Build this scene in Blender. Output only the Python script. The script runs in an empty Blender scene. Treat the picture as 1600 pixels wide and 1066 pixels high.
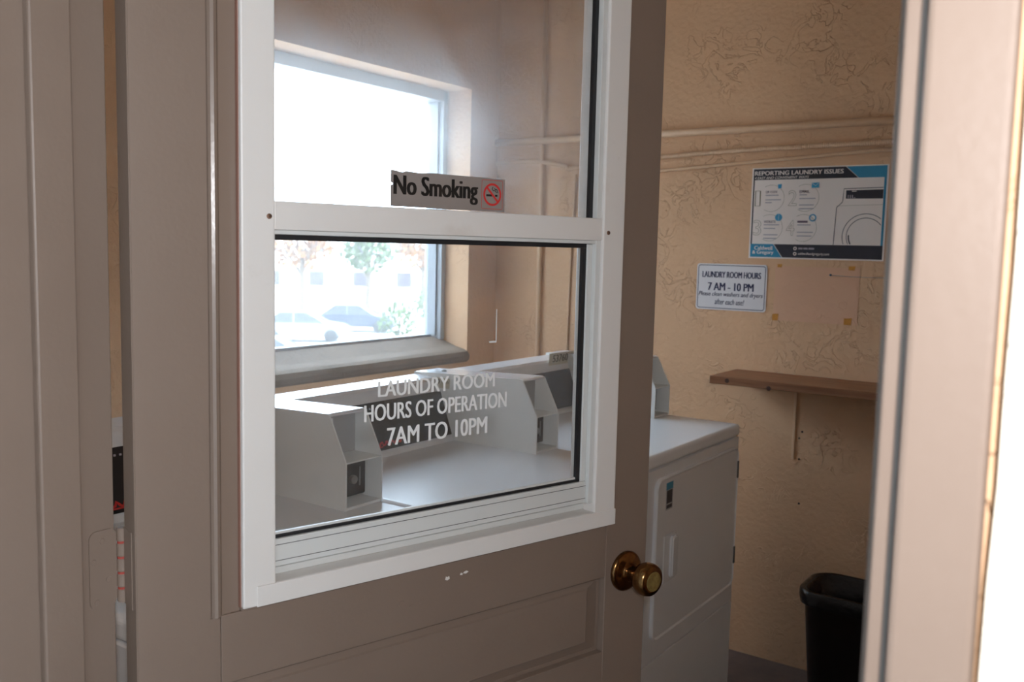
import bpy, bmesh, math, random
from mathutils import Vector, Matrix
random.seed(7)
S = bpy.context.scene
C = bpy.context.scene.collection

# ------------------------------------------------------------------ camera
cam_d = bpy.data.cameras.new('camera')
cam = bpy.data.objects.new('camera', cam_d); C.objects.link(cam)
r_ = (0.81748581, 0.57548641, 0.02307258)
u_ = (-0.07535224, 0.06715125, 0.99489334)
w_ = (-0.57099824, 0.81504976, -0.09825938)
cam.matrix_world = Matrix(((r_[0], u_[0], -w_[0], 0.0),
                           (r_[1], u_[1], -w_[1], 0.0),
                           (r_[2], u_[2], -w_[2], 1.444),
                           (0, 0, 0, 1)))
cam_d.sensor_width = 36.0
cam_d.lens = 1439.32 / 1600 * 36.0
cam_d.clip_start = 0.03; cam_d.clip_end = 500
cam_d.dof.use_dof = True
cam_d.dof.focus_distance = 1.40
cam_d.dof.aperture_fstop = 9.5
S.camera = cam

# ------------------------------------------------------------------ world, sun, exposure
W = bpy.data.worlds.new('world'); S.world = W; W.use_nodes = True
bg = W.node_tree.nodes['Background']
bg.inputs['Color'].default_value = (0.65, 0.825, 1.0, 1)
bg.inputs['Strength'].default_value = 11.0
sun_d = bpy.data.lights.new('sun', 'SUN'); sun = bpy.data.objects.new('sun', sun_d); C.objects.link(sun)
sun_d.energy = 8.0; sun_d.angle = math.radians(0.6); sun_d.color = (1.0, 0.94, 0.85)
el = math.radians(50.0)
sd = Vector((-0.65 * math.cos(el), -0.76 * math.cos(el), -math.sin(el))).normalized()   # direction of travel
sun.rotation_euler = sd.to_track_quat('-Z', 'Y').to_euler()
# the photographer's flash gun, standing just above the lens
fl_d = bpy.data.lights.new('flash', 'SPOT'); fl = bpy.data.objects.new('flash', fl_d); C.objects.link(fl)
fl_d.energy = 32.0; fl_d.shadow_soft_size = 0.022; fl_d.spot_size = math.radians(125); fl_d.spot_blend = 0.6
fl_d.color = (0.98, 0.98, 1.0)
fl.location = Vector((0, 0, 1.444)) + Vector(u_) * 0.09 + Vector(r_) * 0.04 - Vector(w_) * 0.10
fl.rotation_euler = Vector(w_).to_track_quat('-Z', 'Y').to_euler()
S.view_settings.view_transform = 'Standard'
S.view_settings.look = 'None'
S.view_settings.gamma = 1.0
S.view_settings.use_curve_mapping = False
S.view_settings.exposure = 0.0

# ------------------------------------------------------------------ materials
MATS = {}
def mat(name, col, rough=0.5, metal=0.0, spec=0.5, noise=None, bump=None, coat=0.0):
    """noise=(scale, amount, second colour)  bump=(scale, strength, distance, detail)"""
    m = bpy.data.materials.new(name); m.use_nodes = True
    nt = m.node_tree; b = nt.nodes['Principled BSDF']
    b.inputs['Base Color'].default_value = (*col, 1)
    b.inputs['Roughness'].default_value = rough
    b.inputs['Metallic'].default_value = metal
    b.inputs['Specular IOR Level'].default_value = spec
    b.inputs['Coat Weight'].default_value = coat
    tc = nt.nodes.new('ShaderNodeTexCoord')
    if noise:
        sc, lo, hi, c2 = noise
        n = nt.nodes.new('ShaderNodeTexNoise'); n.inputs['Scale'].default_value = sc
        n.inputs['Detail'].default_value = 6; n.inputs['Roughness'].default_value = 0.65
        nt.links.new(tc.outputs['Object'], n.inputs['Vector'])
        mr = nt.nodes.new('ShaderNodeMapRange')
        mr.inputs['From Min'].default_value = lo; mr.inputs['From Max'].default_value = hi
        nt.links.new(n.outputs['Fac'], mr.inputs['Value'])
        mx = nt.nodes.new('ShaderNodeMix'); mx.data_type = 'RGBA'
        mx.inputs['A'].default_value = (*col, 1); mx.inputs['B'].default_value = (*c2, 1)
        nt.links.new(mr.outputs['Result'], mx.inputs['Factor'])
        nt.links.new(mx.outputs['Result'], b.inputs['Base Color'])
    if bump:
        sc, st, di, de = bump
        n2 = nt.nodes.new('ShaderNodeTexNoise'); n2.inputs['Scale'].default_value = sc
        n2.inputs['Detail'].default_value = de
        nt.links.new(tc.outputs['Object'], n2.inputs['Vector'])
        bp = nt.nodes.new('ShaderNodeBump'); bp.inputs['Strength'].default_value = st
        bp.inputs['Distance'].default_value = di
        nt.links.new(n2.outputs['Fac'], bp.inputs['Height'])
        nt.links.new(bp.outputs['Normal'], b.inputs['Normal'])
    MATS[name] = m
    return m

def stucco(name, col, c2, strength=0.6):
    """skip-trowel plaster: fine grain plus curled ridges"""
    m = mat(name, col, rough=0.75, spec=0.25, noise=(3.0, 0.35, 0.75, c2))
    nt = m.node_tree; b = nt.nodes['Principled BSDF']
    tc = nt.nodes['Texture Coordinate']
    n1 = nt.nodes.new('ShaderNodeTexNoise'); n1.inputs['Scale'].default_value = 13; n1.inputs['Detail'].default_value = 4
    n1.inputs['Distortion'].default_value = 1.6
    nt.links.new(tc.outputs['Object'], n1.inputs['Vector'])
    # ridge where the noise crosses its middle value, only in patches
    s1 = nt.nodes.new('ShaderNodeMath'); s1.operation = 'SUBTRACT'; s1.inputs[1].default_value = 0.5
    nt.links.new(n1.outputs['Fac'], s1.inputs[0])
    a1 = nt.nodes.new('ShaderNodeMath'); a1.operation = 'ABSOLUTE'; nt.links.new(s1.outputs[0], a1.inputs[0])
    mr = nt.nodes.new('ShaderNodeMapRange'); mr.inputs['From Min'].default_value = 0.0; mr.inputs['From Max'].default_value = 0.02
    mr.inputs['To Min'].default_value = 0.6; mr.inputs['To Max'].default_value = 0.0
    nt.links.new(a1.outputs[0], mr.inputs['Value'])
    n3 = nt.nodes.new('ShaderNodeTexNoise'); n3.inputs['Scale'].default_value = 5; n3.inputs['Detail'].default_value = 2
    nt.links.new(tc.outputs['Object'], n3.inputs['Vector'])
    m3 = nt.nodes.new('ShaderNodeMapRange'); m3.inputs['From Min'].default_value = 0.48; m3.inputs['From Max'].default_value = 0.62
    nt.links.new(n3.outputs['Fac'], m3.inputs['Value'])
    mu = nt.nodes.new('ShaderNodeMath'); mu.operation = 'MULTIPLY'
    nt.links.new(mr.outputs['Result'], mu.inputs[0]); nt.links.new(m3.outputs['Result'], mu.inputs[1])
    n2 = nt.nodes.new('ShaderNodeTexNoise'); n2.inputs['Scale'].default_value = 60; n2.inputs['Detail'].default_value = 4
    nt.links.new(tc.outputs['Object'], n2.inputs['Vector'])
    ad = nt.nodes.new('ShaderNodeMath'); ad.operation = 'MULTIPLY_ADD'; ad.inputs[1].default_value = 0.7
    nt.links.new(n2.outputs['Fac'], ad.inputs[0]); nt.links.new(mu.outputs[0], ad.inputs[2])
    bp = nt.nodes.new('ShaderNodeBump'); bp.inputs['Strength'].default_value = strength; bp.inputs['Distance'].default_value = 0.006
    nt.links.new(ad.outputs[0], bp.inputs['Height'])
    nt.links.new(bp.outputs['Normal'], b.inputs['Normal'])
    return m

def glass(name, haze, haze_lo, tint=(1, 1, 1), scale=5.0, streak=1.0, fwd=0.0):
    """thin pane: clear transmission, Fresnel mirror, and a hazy film for dirt and built-in veiling glare"""
    m = bpy.data.materials.new(name); m.use_nodes = True
    nt = m.node_tree; nt.nodes.remove(nt.nodes['Principled BSDF']); out = nt.nodes['Material Output']
    tr = nt.nodes.new('ShaderNodeBsdfTransparent'); tr.inputs['Color'].default_value = (*tint, 1)
    gl = nt.nodes.new('ShaderNodeBsdfGlossy'); gl.inputs['Roughness'].default_value = 0.02
    lw = nt.nodes.new('ShaderNodeLayerWeight'); lw.inputs['Blend'].default_value = 0.5      # Schlick: 0.04 + 0.96 * (1 - cos)^5
    pw = nt.nodes.new('ShaderNodeMath'); pw.operation = 'POWER'; pw.inputs[1].default_value = 5.0
    nt.links.new(lw.outputs['Facing'], pw.inputs[0])
    fr = nt.nodes.new('ShaderNodeMath'); fr.operation = 'MULTIPLY_ADD'; fr.inputs[1].default_value = 0.96; fr.inputs[2].default_value = 0.04
    nt.links.new(pw.outputs[0], fr.inputs[0])
    m1 = nt.nodes.new('ShaderNodeMixShader')
    nt.links.new(fr.outputs[0], m1.inputs[0]); nt.links.new(tr.outputs[0], m1.inputs[1]); nt.links.new(gl.outputs[0], m1.inputs[2])
    tl = nt.nodes.new('ShaderNodeBsdfTranslucent'); tl.inputs['Color'].default_value = (0.85, 0.87, 0.9, 1)
    df = nt.nodes.new('ShaderNodeBsdfDiffuse'); df.inputs['Color'].default_value = (0.8, 0.78, 0.75, 1)
    rf = nt.nodes.new('ShaderNodeBsdfRefraction'); rf.inputs['IOR'].default_value = 1.18; rf.inputs['Roughness'].default_value = 0.6
    m0 = nt.nodes.new('ShaderNodeMixShader'); m0.inputs[0].default_value = fwd
    nt.links.new(tl.outputs[0], m0.inputs[1]); nt.links.new(rf.outputs[0], m0.inputs[2])
    m2 = nt.nodes.new('ShaderNodeMixShader'); m2.inputs[0].default_value = 0.25
    nt.links.new(m0.outputs[0], m2.inputs[1]); nt.links.new(df.outputs[0], m2.inputs[2])
    tc = nt.nodes.new('ShaderNodeTexCoord'); mp = nt.nodes.new('ShaderNodeMapping')
    mp.inputs['Scale'].default_value = (1.0, 1.0, streak)
    nt.links.new(tc.outputs['Object'], mp.inputs['Vector'])
    n = nt.nodes.new('ShaderNodeTexNoise'); n.inputs['Scale'].default_value = scale; n.inputs['Detail'].default_value = 8
    n.inputs['Roughness'].default_value = 0.7; n.inputs['Distortion'].default_value = 1.5
    nt.links.new(mp.outputs[0], n.inputs['Vector'])
    mr = nt.nodes.new('ShaderNodeMapRange'); mr.inputs['From Min'].default_value = 0.3; mr.inputs['From Max'].default_value = 0.75
    mr.inputs['To Min'].default_value = haze_lo; mr.inputs['To Max'].default_value = haze
    nt.links.new(n.outputs['Fac'], mr.inputs['Value'])
    m3 = nt.nodes.new('ShaderNodeMixShader')
    nt.links.new(mr.outputs['Result'], m3.inputs[0]); nt.links.new(m1.outputs[0], m3.inputs[1]); nt.links.new(m2.outputs[0], m3.inputs[2])
    nt.links.new(m3.outputs[0], out.inputs['Surface'])
    MATS[name] = m
    return m

def wood(name, c1, c2):
    m = mat(name, c1, rough=0.5, spec=0.4)
    nt = m.node_tree; b = nt.nodes['Principled BSDF']; tc = nt.nodes['Texture Coordinate']
    mp = nt.nodes.new('ShaderNodeMapping'); mp.inputs['Scale'].default_value = (0.8, 14, 14)
    nt.links.new(tc.outputs['Object'], mp.inputs['Vector'])
    n = nt.nodes.new('ShaderNodeTexNoise'); n.inputs['Scale'].default_value = 4; n.inputs['Detail'].default_value = 7
    n.inputs['Distortion'].default_value = 0.8
    nt.links.new(mp.outputs[0], n.inputs['Vector'])
    cr = nt.nodes.new('ShaderNodeMapRange'); cr.inputs['From Min'].default_value = 0.3; cr.inputs['From Max'].default_value = 0.7
    nt.links.new(n.outputs['Fac'], cr.inputs['Value'])
    mx = nt.nodes.new('ShaderNodeMix'); mx.data_type = 'RGBA'
    mx.inputs['A'].default_value = (*c1, 1); mx.inputs['B'].default_value = (*c2, 1)
    nt.links.new(cr.outputs['Result'], mx.inputs['Factor']); nt.links.new(mx.outputs['Result'], b.inputs['Base Color'])
    return m

TAUPE = mat('taupe_paint', (0.232, 0.170, 0.133), rough=0.42, spec=0.4, noise=(2.5, 0.4, 0.8, (0.212, 0.153, 0.118)), bump=(160, 0.25, 0.0008, 4))
TAUPE_G = mat('taupe_gloss_paint', (0.232, 0.170, 0.133), rough=0.24, spec=0.6, bump=(160, 0.2, 0.0006, 4))
WHITEP = mat('white_trim_paint', (0.74, 0.70, 0.665), rough=0.42, noise=(6, 0.60, 0.85, (0.60, 0.53, 0.47)), bump=(110, 0.15, 0.0006, 4))
ALU = mat('white_aluminium', (0.66, 0.66, 0.64), rough=0.38, noise=(9, 0.55, 0.9, (0.50, 0.50, 0.48)))
RUBBER = mat('black_rubber', (0.012, 0.012, 0.014), rough=0.5)
PLASTER = stucco('peach_plaster', (0.73, 0.46, 0.275), (0.65, 0.41, 0.25), 0.8)
PLASTER_G = stucco('sill_plaster', (0.245, 0.19, 0.145), (0.16, 0.12, 0.092), 0.5)
CEIL = mat('ceiling_plaster', (0.62, 0.52, 0.42), rough=0.8, bump=(60, 0.4, 0.003, 4))
STUCCO_OUT = stucco('cream_stucco', (0.80, 0.74, 0.62), (0.74, 0.67, 0.55), 0.8)
CONC = mat('brown_concrete', (0.145, 0.100, 0.085), rough=0.7, noise=(7, 0.4, 0.75, (0.09, 0.07, 0.062)), bump=(40, 0.3, 0.002, 5))
ENAMEL = mat('white_enamel', (0.74, 0.74, 0.75), rough=0.13, spec=0.5, noise=(5, 0.55, 0.95, (0.69, 0.69, 0.70)))
ENAMEL3 = mat('white_enamel_top', (0.80, 0.81, 0.83), rough=0.30, spec=0.6)
ENAMEL2 = mat('white_enamel_textured', (0.74, 0.74, 0.75), rough=0.36, bump=(500, 0.08, 0.0004, 2))
PLATE = mat('grey_steel_plate', (0.80, 0.81, 0.79), rough=0.42, noise=(8, 0.5, 0.9, (0.74, 0.75, 0.73)))
DARKP = mat('black_control_panel', (0.018, 0.018, 0.02), rough=0.25)
SLOT = mat('dark_coin_mechanism', (0.035, 0.03, 0.03), rough=0.35, metal=0.4)
SEAM = mat('dark_seam', (0.09, 0.085, 0.08), rough=0.7)
RED = mat('red_print', (0.55, 0.02, 0.015), rough=0.4)
RUST = mat('red_primer', (0.36, 0.05, 0.035), rough=0.6)
BRASS = mat('antique_brass', (0.30, 0.155, 0.055), rough=0.2, metal=1.0, noise=(28, 0.42, 0.62, (0.10, 0.045, 0.02)))
BRASS_F = mat('worn_brass_face', (0.42, 0.34, 0.13), rough=0.4, metal=0.8, noise=(60, 0.45, 0.7, (0.2, 0.13, 0.05)))
WOOD = wood('shelf_wood', (0.34, 0.16, 0.075), (0.19, 0.073, 0.032))
WOOD_D = mat('wood_knot', (0.06, 0.02, 0.01), rough=0.5)
PIPE = mat('painted_pipe', (0.74, 0.50, 0.315), rough=0.45, noise=(12, 0.5, 0.8, (0.62, 0.41, 0.26)))
PLASTIC = mat('black_plastic', (0.010, 0.010, 0.011), rough=0.4)
LINER = mat('black_liner_film', (0.018, 0.018, 0.019), rough=0.22, bump=(35, 0.7, 0.01, 4))
SIGNW = mat('sign_white', (0.76, 0.74, 0.75), rough=0.35)
NAVY = mat('navy_print', (0.022, 0.026, 0.075), rough=0.4)
PAPER = mat('poster_white', (0.86, 0.78, 0.72), rough=0.3)
CHAR = mat('charcoal_print', (0.030, 0.033, 0.046), rough=0.35)
BLUE = mat('cyan_blue_print', (0.04, 0.27, 0.44), rough=0.35)
BLUE2 = mat('light_blue_print', (0.06, 0.34, 0.56), rough=0.35)
OUTL = mat('olive_outline_print', (0.34, 0.33, 0.24), rough=0.5)
TXTG = mat('grey_text_print', (0.40, 0.37, 0.41), rough=0.5)
TXTD = mat('plum_text_print', (0.16, 0.11, 0.14), rough=0.5)
SILVER = mat('brushed_silver_film', (0.40, 0.36, 0.34), rough=0.35, metal=0.35, noise=(3, 0.3, 0.8, (0.30, 0.27, 0.255)))
INK = mat('black_ink', (0.010, 0.009, 0.009), rough=0.4)
REDINK = mat('red_ink', (0.62, 0.035, 0.035), rough=0.4)
VINYL = mat('white_vinyl', (0.80, 0.79, 0.77), rough=0.5)
TAPE = mat('yellowed_tape', (0.62, 0.27, 0.04), rough=0.45, noise=(120, 0.45, 0.7, (0.48, 0.20, 0.03)))
PATCH = stucco('pink_clean_paint', (0.74, 0.445, 0.29), (0.69, 0.41, 0.27), 0.4)
NOTE = mat('aged_paper', (0.58, 0.53, 0.42), rough=0.7)
STEEL = mat('steel', (0.35, 0.34, 0.33), rough=0.35, metal=0.9)
RUSTY = mat('rusty_screw', (0.20, 0.11, 0.07), rough=0.5, metal=0.5)
RUSTY2 = mat('bare_red_edge', (0.30, 0.15, 0.11), rough=0.6)
WINALU = mat('grey_window_aluminium', (0.42, 0.45, 0.48), rough=0.4, metal=0.3)
GLASS_UP = glass('dust_glare_door_glass', 0.21, 0.06, scale=4.0, fwd=0.75)  # smudge film also carries the window's veiling glare, put into its haze
GLASS_LO = glass('door_glass', 0.065, 0.015, scale=6.0, fwd=0.7)
GLASS_W = glass('veiled_window_glass', 0.08, 0.045, scale=3.0)  # film for pane dirt, plus a veil put in to wash out the street
ASPH = mat('pale_paving', (0.50, 0.49, 0.47), rough=0.9)
GREYBLK = mat('grey_daylight_blocker', (0.30, 0.30, 0.30), rough=0.85, bump=(60, 0.4, 0.003, 4))  # neutral grey for the added walkway roof and opposite wall
WALKM = mat('walkway_concrete', (0.30, 0.29, 0.28), rough=0.85)
BLDG = mat('pale_facade', (0.72, 0.70, 0.66), rough=0.8)
BLDG_W = mat('facade_window', (0.06, 0.05, 0.06), rough=0.2)
LEAF = mat('leaf_green', (0.085, 0.13, 0.045), rough=0.6)
LEAF_O = mat('leaf_orange', (0.25, 0.115, 0.035), rough=0.6)
BARK = mat('pale_bark', (0.14, 0.11, 0.08), rough=0.9)
CAR_B = mat('car_paint_blue_grey', (0.045, 0.055, 0.075), rough=0.25, coat=0.5)
CAR_W = mat('car_paint_silver', (0.16, 0.17, 0.18), rough=0.25, coat=0.5)
CAR_G = mat('car_window', (0.03, 0.035, 0.045), rough=0.15)
TYRE = mat('tyre', (0.03, 0.03, 0.03), rough=0.8)

# ------------------------------------------------------------------ helpers
def obj(name, bm, m, parent=None, loc=(0, 0, 0), smooth=False):
    me = bpy.data.meshes.new(name); bm.to_mesh(me); bm.free()
    me.materials.append(m)
    if smooth:
        for p in me.polygons: p.use_smooth = True
    o = bpy.data.objects.new(name, me); C.objects.link(o)
    o.location = loc
    if parent: o.parent = parent
    return o
def tag(o, label, cat=None, group=None, kind=None):
    o['label'] = label
    if cat: o['category'] = cat
    if group: o['group'] = group
    if kind: o['kind'] = kind
    return o
def thing(name, label, cat, loc=(0, 0, 0), rotz=0.0, group=None, kind=None):
    o = bpy.data.objects.new(name, None); C.objects.link(o)
    o.empty_display_size = 0.05
    o.location = loc; o.rotation_euler = (0, 0, rotz)
    return tag(o, label, cat, group, kind)
def box(bm, x0, x1, y0, y1, z0, z1, bev=0.0, seg=2):
    vs = [bm.verts.new((x, y, z)) for x in (x0, x1) for y in (y0, y1) for z in (z0, z1)]
    f = [(0, 1, 3, 2), (4, 6, 7, 5), (0, 4, 5, 1), (2, 3, 7, 6), (0, 2, 6, 4), (1, 5, 7, 3)]
    fs = [bm.faces.new([vs[i] for i in q]) for q in f]
    if bev > 0:
        es = list({e for q in fs for e in q.edges})
        bmesh.ops.bevel(bm, geom=es, offset=bev, segments=seg, affect='EDGES', profile=0.5)
    return bm
def bx(*a, bev=0.0, seg=2):
    return box(bmesh.new(), *a, bev=bev, seg=seg)
def prism(bm, pts, axis, a0, a1):
    """pts 2-D polygon extruded along axis (0: pts=(y,z), 1: pts=(x,z), 2: pts=(x,y))"""
    def P(p, a):
        return {0: (a, p[0], p[1]), 1: (p[0], a, p[1]), 2: (p[0], p[1], a)}[axis]
    A = [bm.verts.new(P(p, a0)) for p in pts]; B = [bm.verts.new(P(p, a1)) for p in pts]
    n = len(pts)
    bm.faces.new(A); bm.faces.new(B[::-1])
    for i in range(n): bm.faces.new((A[i], B[i], B[(i + 1) % n], A[(i + 1) % n]))
    bmesh.ops.recalc_face_normals(bm, faces=bm.faces)
    return bm
def rrect(x0, x1, y0, y1, r, n=5):
    out = []
    for cx, cy, a in ((x1 - r, y1 - r, 0), (x0 + r, y1 - r, 90), (x0 + r, y0 + r, 180), (x1 - r, y0 + r, 270)):
        for k in range(n + 1):
            t = math.radians(a + 90 * k / n); out.append((cx + r * math.cos(t), cy + r * math.sin(t)))
    return out
def lathe(bm, prof, origin, axis, n=28):
    """prof = [(distance along axis, radius)]"""
    ax = Vector(axis).normalized(); t = Vector((0, 0, 1)) if abs(ax.z) < 0.9 else Vector((1, 0, 0))
    e1 = ax.cross(t).normalized(); e2 = ax.cross(e1)
    rings = []
    for d, r in prof:
        rings.append([bm.verts.new(Vector(origin) + ax * d + (e1 * math.cos(2 * math.pi * k / n) + e2 * math.sin(2 * math.pi * k / n)) * max(r, 1e-5)) for k in range(n)])
    for a, b in zip(rings, rings[1:]):
        for k in range(n): bm.faces.new((a[k], a[(k + 1) % n], b[(k + 1) % n], b[k]))
    bm.faces.new(rings[0][::-1]); bm.faces.new(rings[-1])
    bmesh.ops.recalc_face_normals(bm, faces=bm.faces)
    return bm
def tube(bm, pts, r, n=10, cap=True):
    pts = [Vector(p) for p in pts]; rings = []
    for i, p in enumerate(pts):
        d = (pts[min(i + 1, len(pts) - 1)] - pts[max(i - 1, 0)]).normalized()
        t = Vector((0, 0, 1)) if abs(d.z) < 0.9 else Vector((1, 0, 0))
        e1 = d.cross(t).normalized(); e2 = d.cross(e1)
        rr = r(i) if callable(r) else r
        rings.append([bm.verts.new(p + (e1 * math.cos(2 * math.pi * k / n) + e2 * math.sin(2 * math.pi * k / n)) * rr) for k in range(n)])
    for a, b in zip(rings, rings[1:]):
        for k in range(n): bm.faces.new((a[k], a[(k + 1) % n], b[(k + 1) % n], b[k]))
    if cap: bm.faces.new(rings[0][::-1]); bm.faces.new(rings[-1])
    bmesh.ops.recalc_face_normals(bm, faces=bm.faces)
    return bm

class Plane2:
    """2-D drawing plane: origin + x along ux, y along uy; off = along the outward normal"""
    def __init__(s, o, ux, uy):
        s.o, s.ux, s.uy = Vector(o), Vector(ux), Vector(uy); s.n = s.ux.cross(s.uy)
    def P(s, x, y, off=0.0): return s.o + s.ux * x + s.uy * y + s.n * off
def flat(name, pl, pts, off, m, parent, thick=0.0002):
    bm = bmesh.new()
    A = [bm.verts.new(pl.P(x, y, off)) for x, y in pts]; B = [bm.verts.new(pl.P(x, y, off - thick)) for x, y in pts]
    bm.faces.new(A); bm.faces.new(B[::-1])
    for i in range(len(pts)): bm.faces.new((A[i], B[i], B[(i + 1) % len(pts)], A[(i + 1) % len(pts)]))
    bmesh.ops.recalc_face_normals(bm, faces=bm.faces)
    return obj(name, bm, m, parent)
def rect(x0, x1, y0, y1): return [(x0, y0), (x1, y0), (x1, y1), (x0, y1)]
def line(name, pl, pts, w, off, m, parent, closed=False):
    """polyline drawn as a ribbon of width w"""
    bm = bmesh.new(); n = len(pts); L = []; Rr = []
    for i in range(n):
        a = pts[(i - 1) % n] if closed or i > 0 else pts[i]; b = pts[(i + 1) % n] if closed or i < n - 1 else pts[i]
        d = Vector((b[0] - a[0], b[1] - a[1])).normalized(); q = Vector((-d.y, d.x)) * w / 2
        L.append(bm.verts.new(pl.P(pts[i][0] + q.x, pts[i][1] + q.y, off))); Rr.append(bm.verts.new(pl.P(pts[i][0] - q.x, pts[i][1] - q.y, off)))
    for i in range(n if closed else n - 1):
        j = (i + 1) % n; bm.faces.new((Rr[i], Rr[j], L[j], L[i]))
    return obj(name, bm, m, parent)
def arc(cx, cy, r, a0, a1, n=40):
    return [(cx + r * math.cos(math.radians(a0 + (a1 - a0) * k / n)), cy + r * math.sin(math.radians(a0 + (a1 - a0) * k / n))) for k in range(n + 1)]
def text(name, body, pl, x0, x1, y0, y1, off, m, parent, bold=0.0, shear=0.0, outline=None):
    """lettering fitted to the box x0..x1, y0..y1 (baseline box) of the plane"""
    cu = bpy.data.curves.new('lettering', 'FONT'); cu.body = body; cu.size = 1.0
    cu.offset = 0.0; cu.shear = shear; cu.resolution_u = 3
    if outline:
        cu.fill_mode = 'NONE'; cu.bevel_depth = outline / max(1e-6, (y1 - y0)) * 0.7; cu.bevel_resolution = 0
    t = bpy.data.objects.new('lettering', cu); C.objects.link(t)
    bpy.context.view_layer.update()
    me = bpy.data.meshes.new_from_object(t.evaluated_get(bpy.context.evaluated_depsgraph_get()))
    bpy.data.objects.remove(t); bpy.data.curves.remove(cu)
    xs = [v.co.x for v in me.vertices]; ys = [v.co.y for v in me.vertices]
    ax, bxx, ay, by = min(xs), max(xs), min(ys), max(ys)
    for v in me.vertices:
        z = v.co.z
        v.co = pl.P(x0 + (v.co.x - ax) / (bxx - ax) * (x1 - x0), y0 + (v.co.y - ay) / (by - ay) * (y1 - y0), off + (z * (y1 - y0) * 0.2 if outline else 0))
    if bold and not outline:                       # heavier strokes: the glyphs doubled a hair to each side
        b0 = bmesh.new(); d = bold * (y1 - y0) * 1.35
        for sh_ in (-d, 0.0, d):
            n0 = len(b0.verts); b0.from_mesh(me); b0.verts.ensure_lookup_table()
            for v in b0.verts[n0:]: v.co += pl.ux * sh_ + pl.n * (0.00002 * (1 + sh_ / d))
        b0.to_mesh(me); b0.free()
    me.materials.clear(); me.materials.append(m); me.name = name
    o = bpy.data.objects.new(name, me); C.objects.link(o)
    if parent: o.parent = parent
    return o
def copy_tree(o, parent=None):
    c = o.copy(); C.objects.link(c); c.parent = parent
    for ch in list(o.children): copy_tree(ch, c)
    return c

# ================================================================== the room shell
XW, YB, XR, ZC = -2.30, 3.15, 0.75, 2.62          # window wall, poster wall, right wall, ceiling
YI, YE = 0.569, 0.43                              # doorway wall, inside and outside face
XJ, XK = -0.935, -0.101                           # faces of the two jambs
floor = tag(obj('floor', bx(XW - .3, XR + .2, YE, YB + .2, -.1, 0), CONC), 'dark brown concrete floor of the laundry room', 'floor', kind='structure')
ceil = tag(obj('ceiling', bx(XW - .3, XR + .2, YE - .05, YB + .2, ZC, ZC + .15), CEIL), 'plain plaster ceiling of the laundry room', 'ceiling', kind='structure')
wall_back = tag(obj('wall_back', bx(XW - .3, XR + .2, YB, YB + .2, 0, ZC), PLASTER), 'peach tan stucco wall that carries the posters and the wooden shelf', 'wall', kind='structure')
wall_right = tag(obj('wall_right', bx(XR, XR + .2, YI, YB, 0, ZC), PLASTER), 'peach stucco side wall facing the window', 'wall', kind='structure')
WY0, WY1, WZ0, WZ1 = 1.62, 2.963, 1.0, 2.077      # opening of the room window
bm = bmesh.new()
box(bm, XW - .215, XW, YE, YB, 0, WZ0); box(bm, XW - .215, XW, YE, YB, WZ1, ZC)
box(bm, XW - .215, XW, YE, WY0, WZ0, WZ1); box(bm, XW - .215, XW, WY1, YB, WZ0, WZ1)
wall_left = tag(obj('wall_left', bm, PLASTER), 'peach stucco wall with the deep window recess behind the laundry machines', 'wall', kind='structure')
bm = bmesh.new()
box(bm, XW, XJ - .035, YE, YI, 0, ZC); box(bm, XK + .035, XR + .2, YE, YI, 0, ZC); box(bm, XJ - .035, XK + .035, YE, YI, 2.08, ZC)
wall_front = tag(obj('wall_front', bm, PLASTER), 'stucco wall that holds the doorway', 'wall', kind='structure')
# rough outside skin of the doorway wall, with a wavering edge along the trim
def skin(x_edge, x_far, wob):
    bm = bmesh.new(); n = 60; rows = []
    for k in range(n + 1):
        z = 2.62 * k / n
        e = x_edge + wob * (math.sin(z * 9.0) * 0.5 + math.sin(z * 23.0 + 1) * 0.3 + math.sin(z * 57) * 0.2)
        rows.append([bm.verts.new((e, YE, z)), bm.verts.new((e, .417, z)), bm.verts.new((x_far, .417, z)), bm.verts.new((x_far, YE, z))])
    for a, b in zip(rows, rows[1:]):
        for i in range(3): bm.faces.new((a[i], a[i + 1], b[i + 1], b[i]))
    bmesh.ops.recalc_face_normals(bm, faces=bm.faces)
    return bm
obj('stucco_skin', skin(-.0485, XR + .2, .0016), STUCCO_OUT, wall_front)
obj('stucco_skin', skin(-1.03, XW - .3, .0016), STUCCO_OUT, wall_front)

# ---- room window
win = thing('window_1', 'grey aluminium window in the deep plaster recess above the machines, blown out by daylight', 'window', (-2.49, 2.3, 1.085), kind='structure')
def wl(x0, x1, y0, y1, z0, z1): return (x0 + 2.49, x1 + 2.49, y0 - 2.3, y1 - 2.3, z0 - 1.085, z1 - 1.085)
obj('frame_side', bx(*wl(-2.51, -2.42, 2.938, WY1, 1.07, WZ1), bev=.002), WINALU, win)
obj('frame_side', bx(*wl(-2.51, -2.42, WY0, WY0 + .025, 1.07, WZ1), bev=.002), WINALU, win)
obj('frame_head', bx(*wl(-2.51, -2.42, WY0, WY1, 2.035, WZ1), bev=.002), WINALU, win)
obj('frame_sill', bx(*wl(-2.51, -2.47, WY0, WY1, 1.06, 1.088), bev=.002), WINALU, win)
obj('frame_bead', bx(*wl(-2.465, -2.445, 2.930, 2.938, 1.085, 2.035)), WINALU, win)
obj('pane', bx(*wl(-2.494, -2.490, WY0 + .025, 2.938, 1.088, 2.035)), GLASS_W, win)
bm = bmesh.new()
prof = [(-2.51, .99), (-2.51, 1.075), (-2.46, 1.078), (-2.36, 1.046), (-2.315, 1.036), (-2.295, 1.028), (-2.285, 1.012), (-2.288, .995), (-2.30, .985), (-2.302, .99)]
prism(bm, [(x + 2.49, z - 1.085) for x, z in prof], 1, WY0 - 2.3 + .0005, WY1 - 2.3 - .0005)
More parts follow.
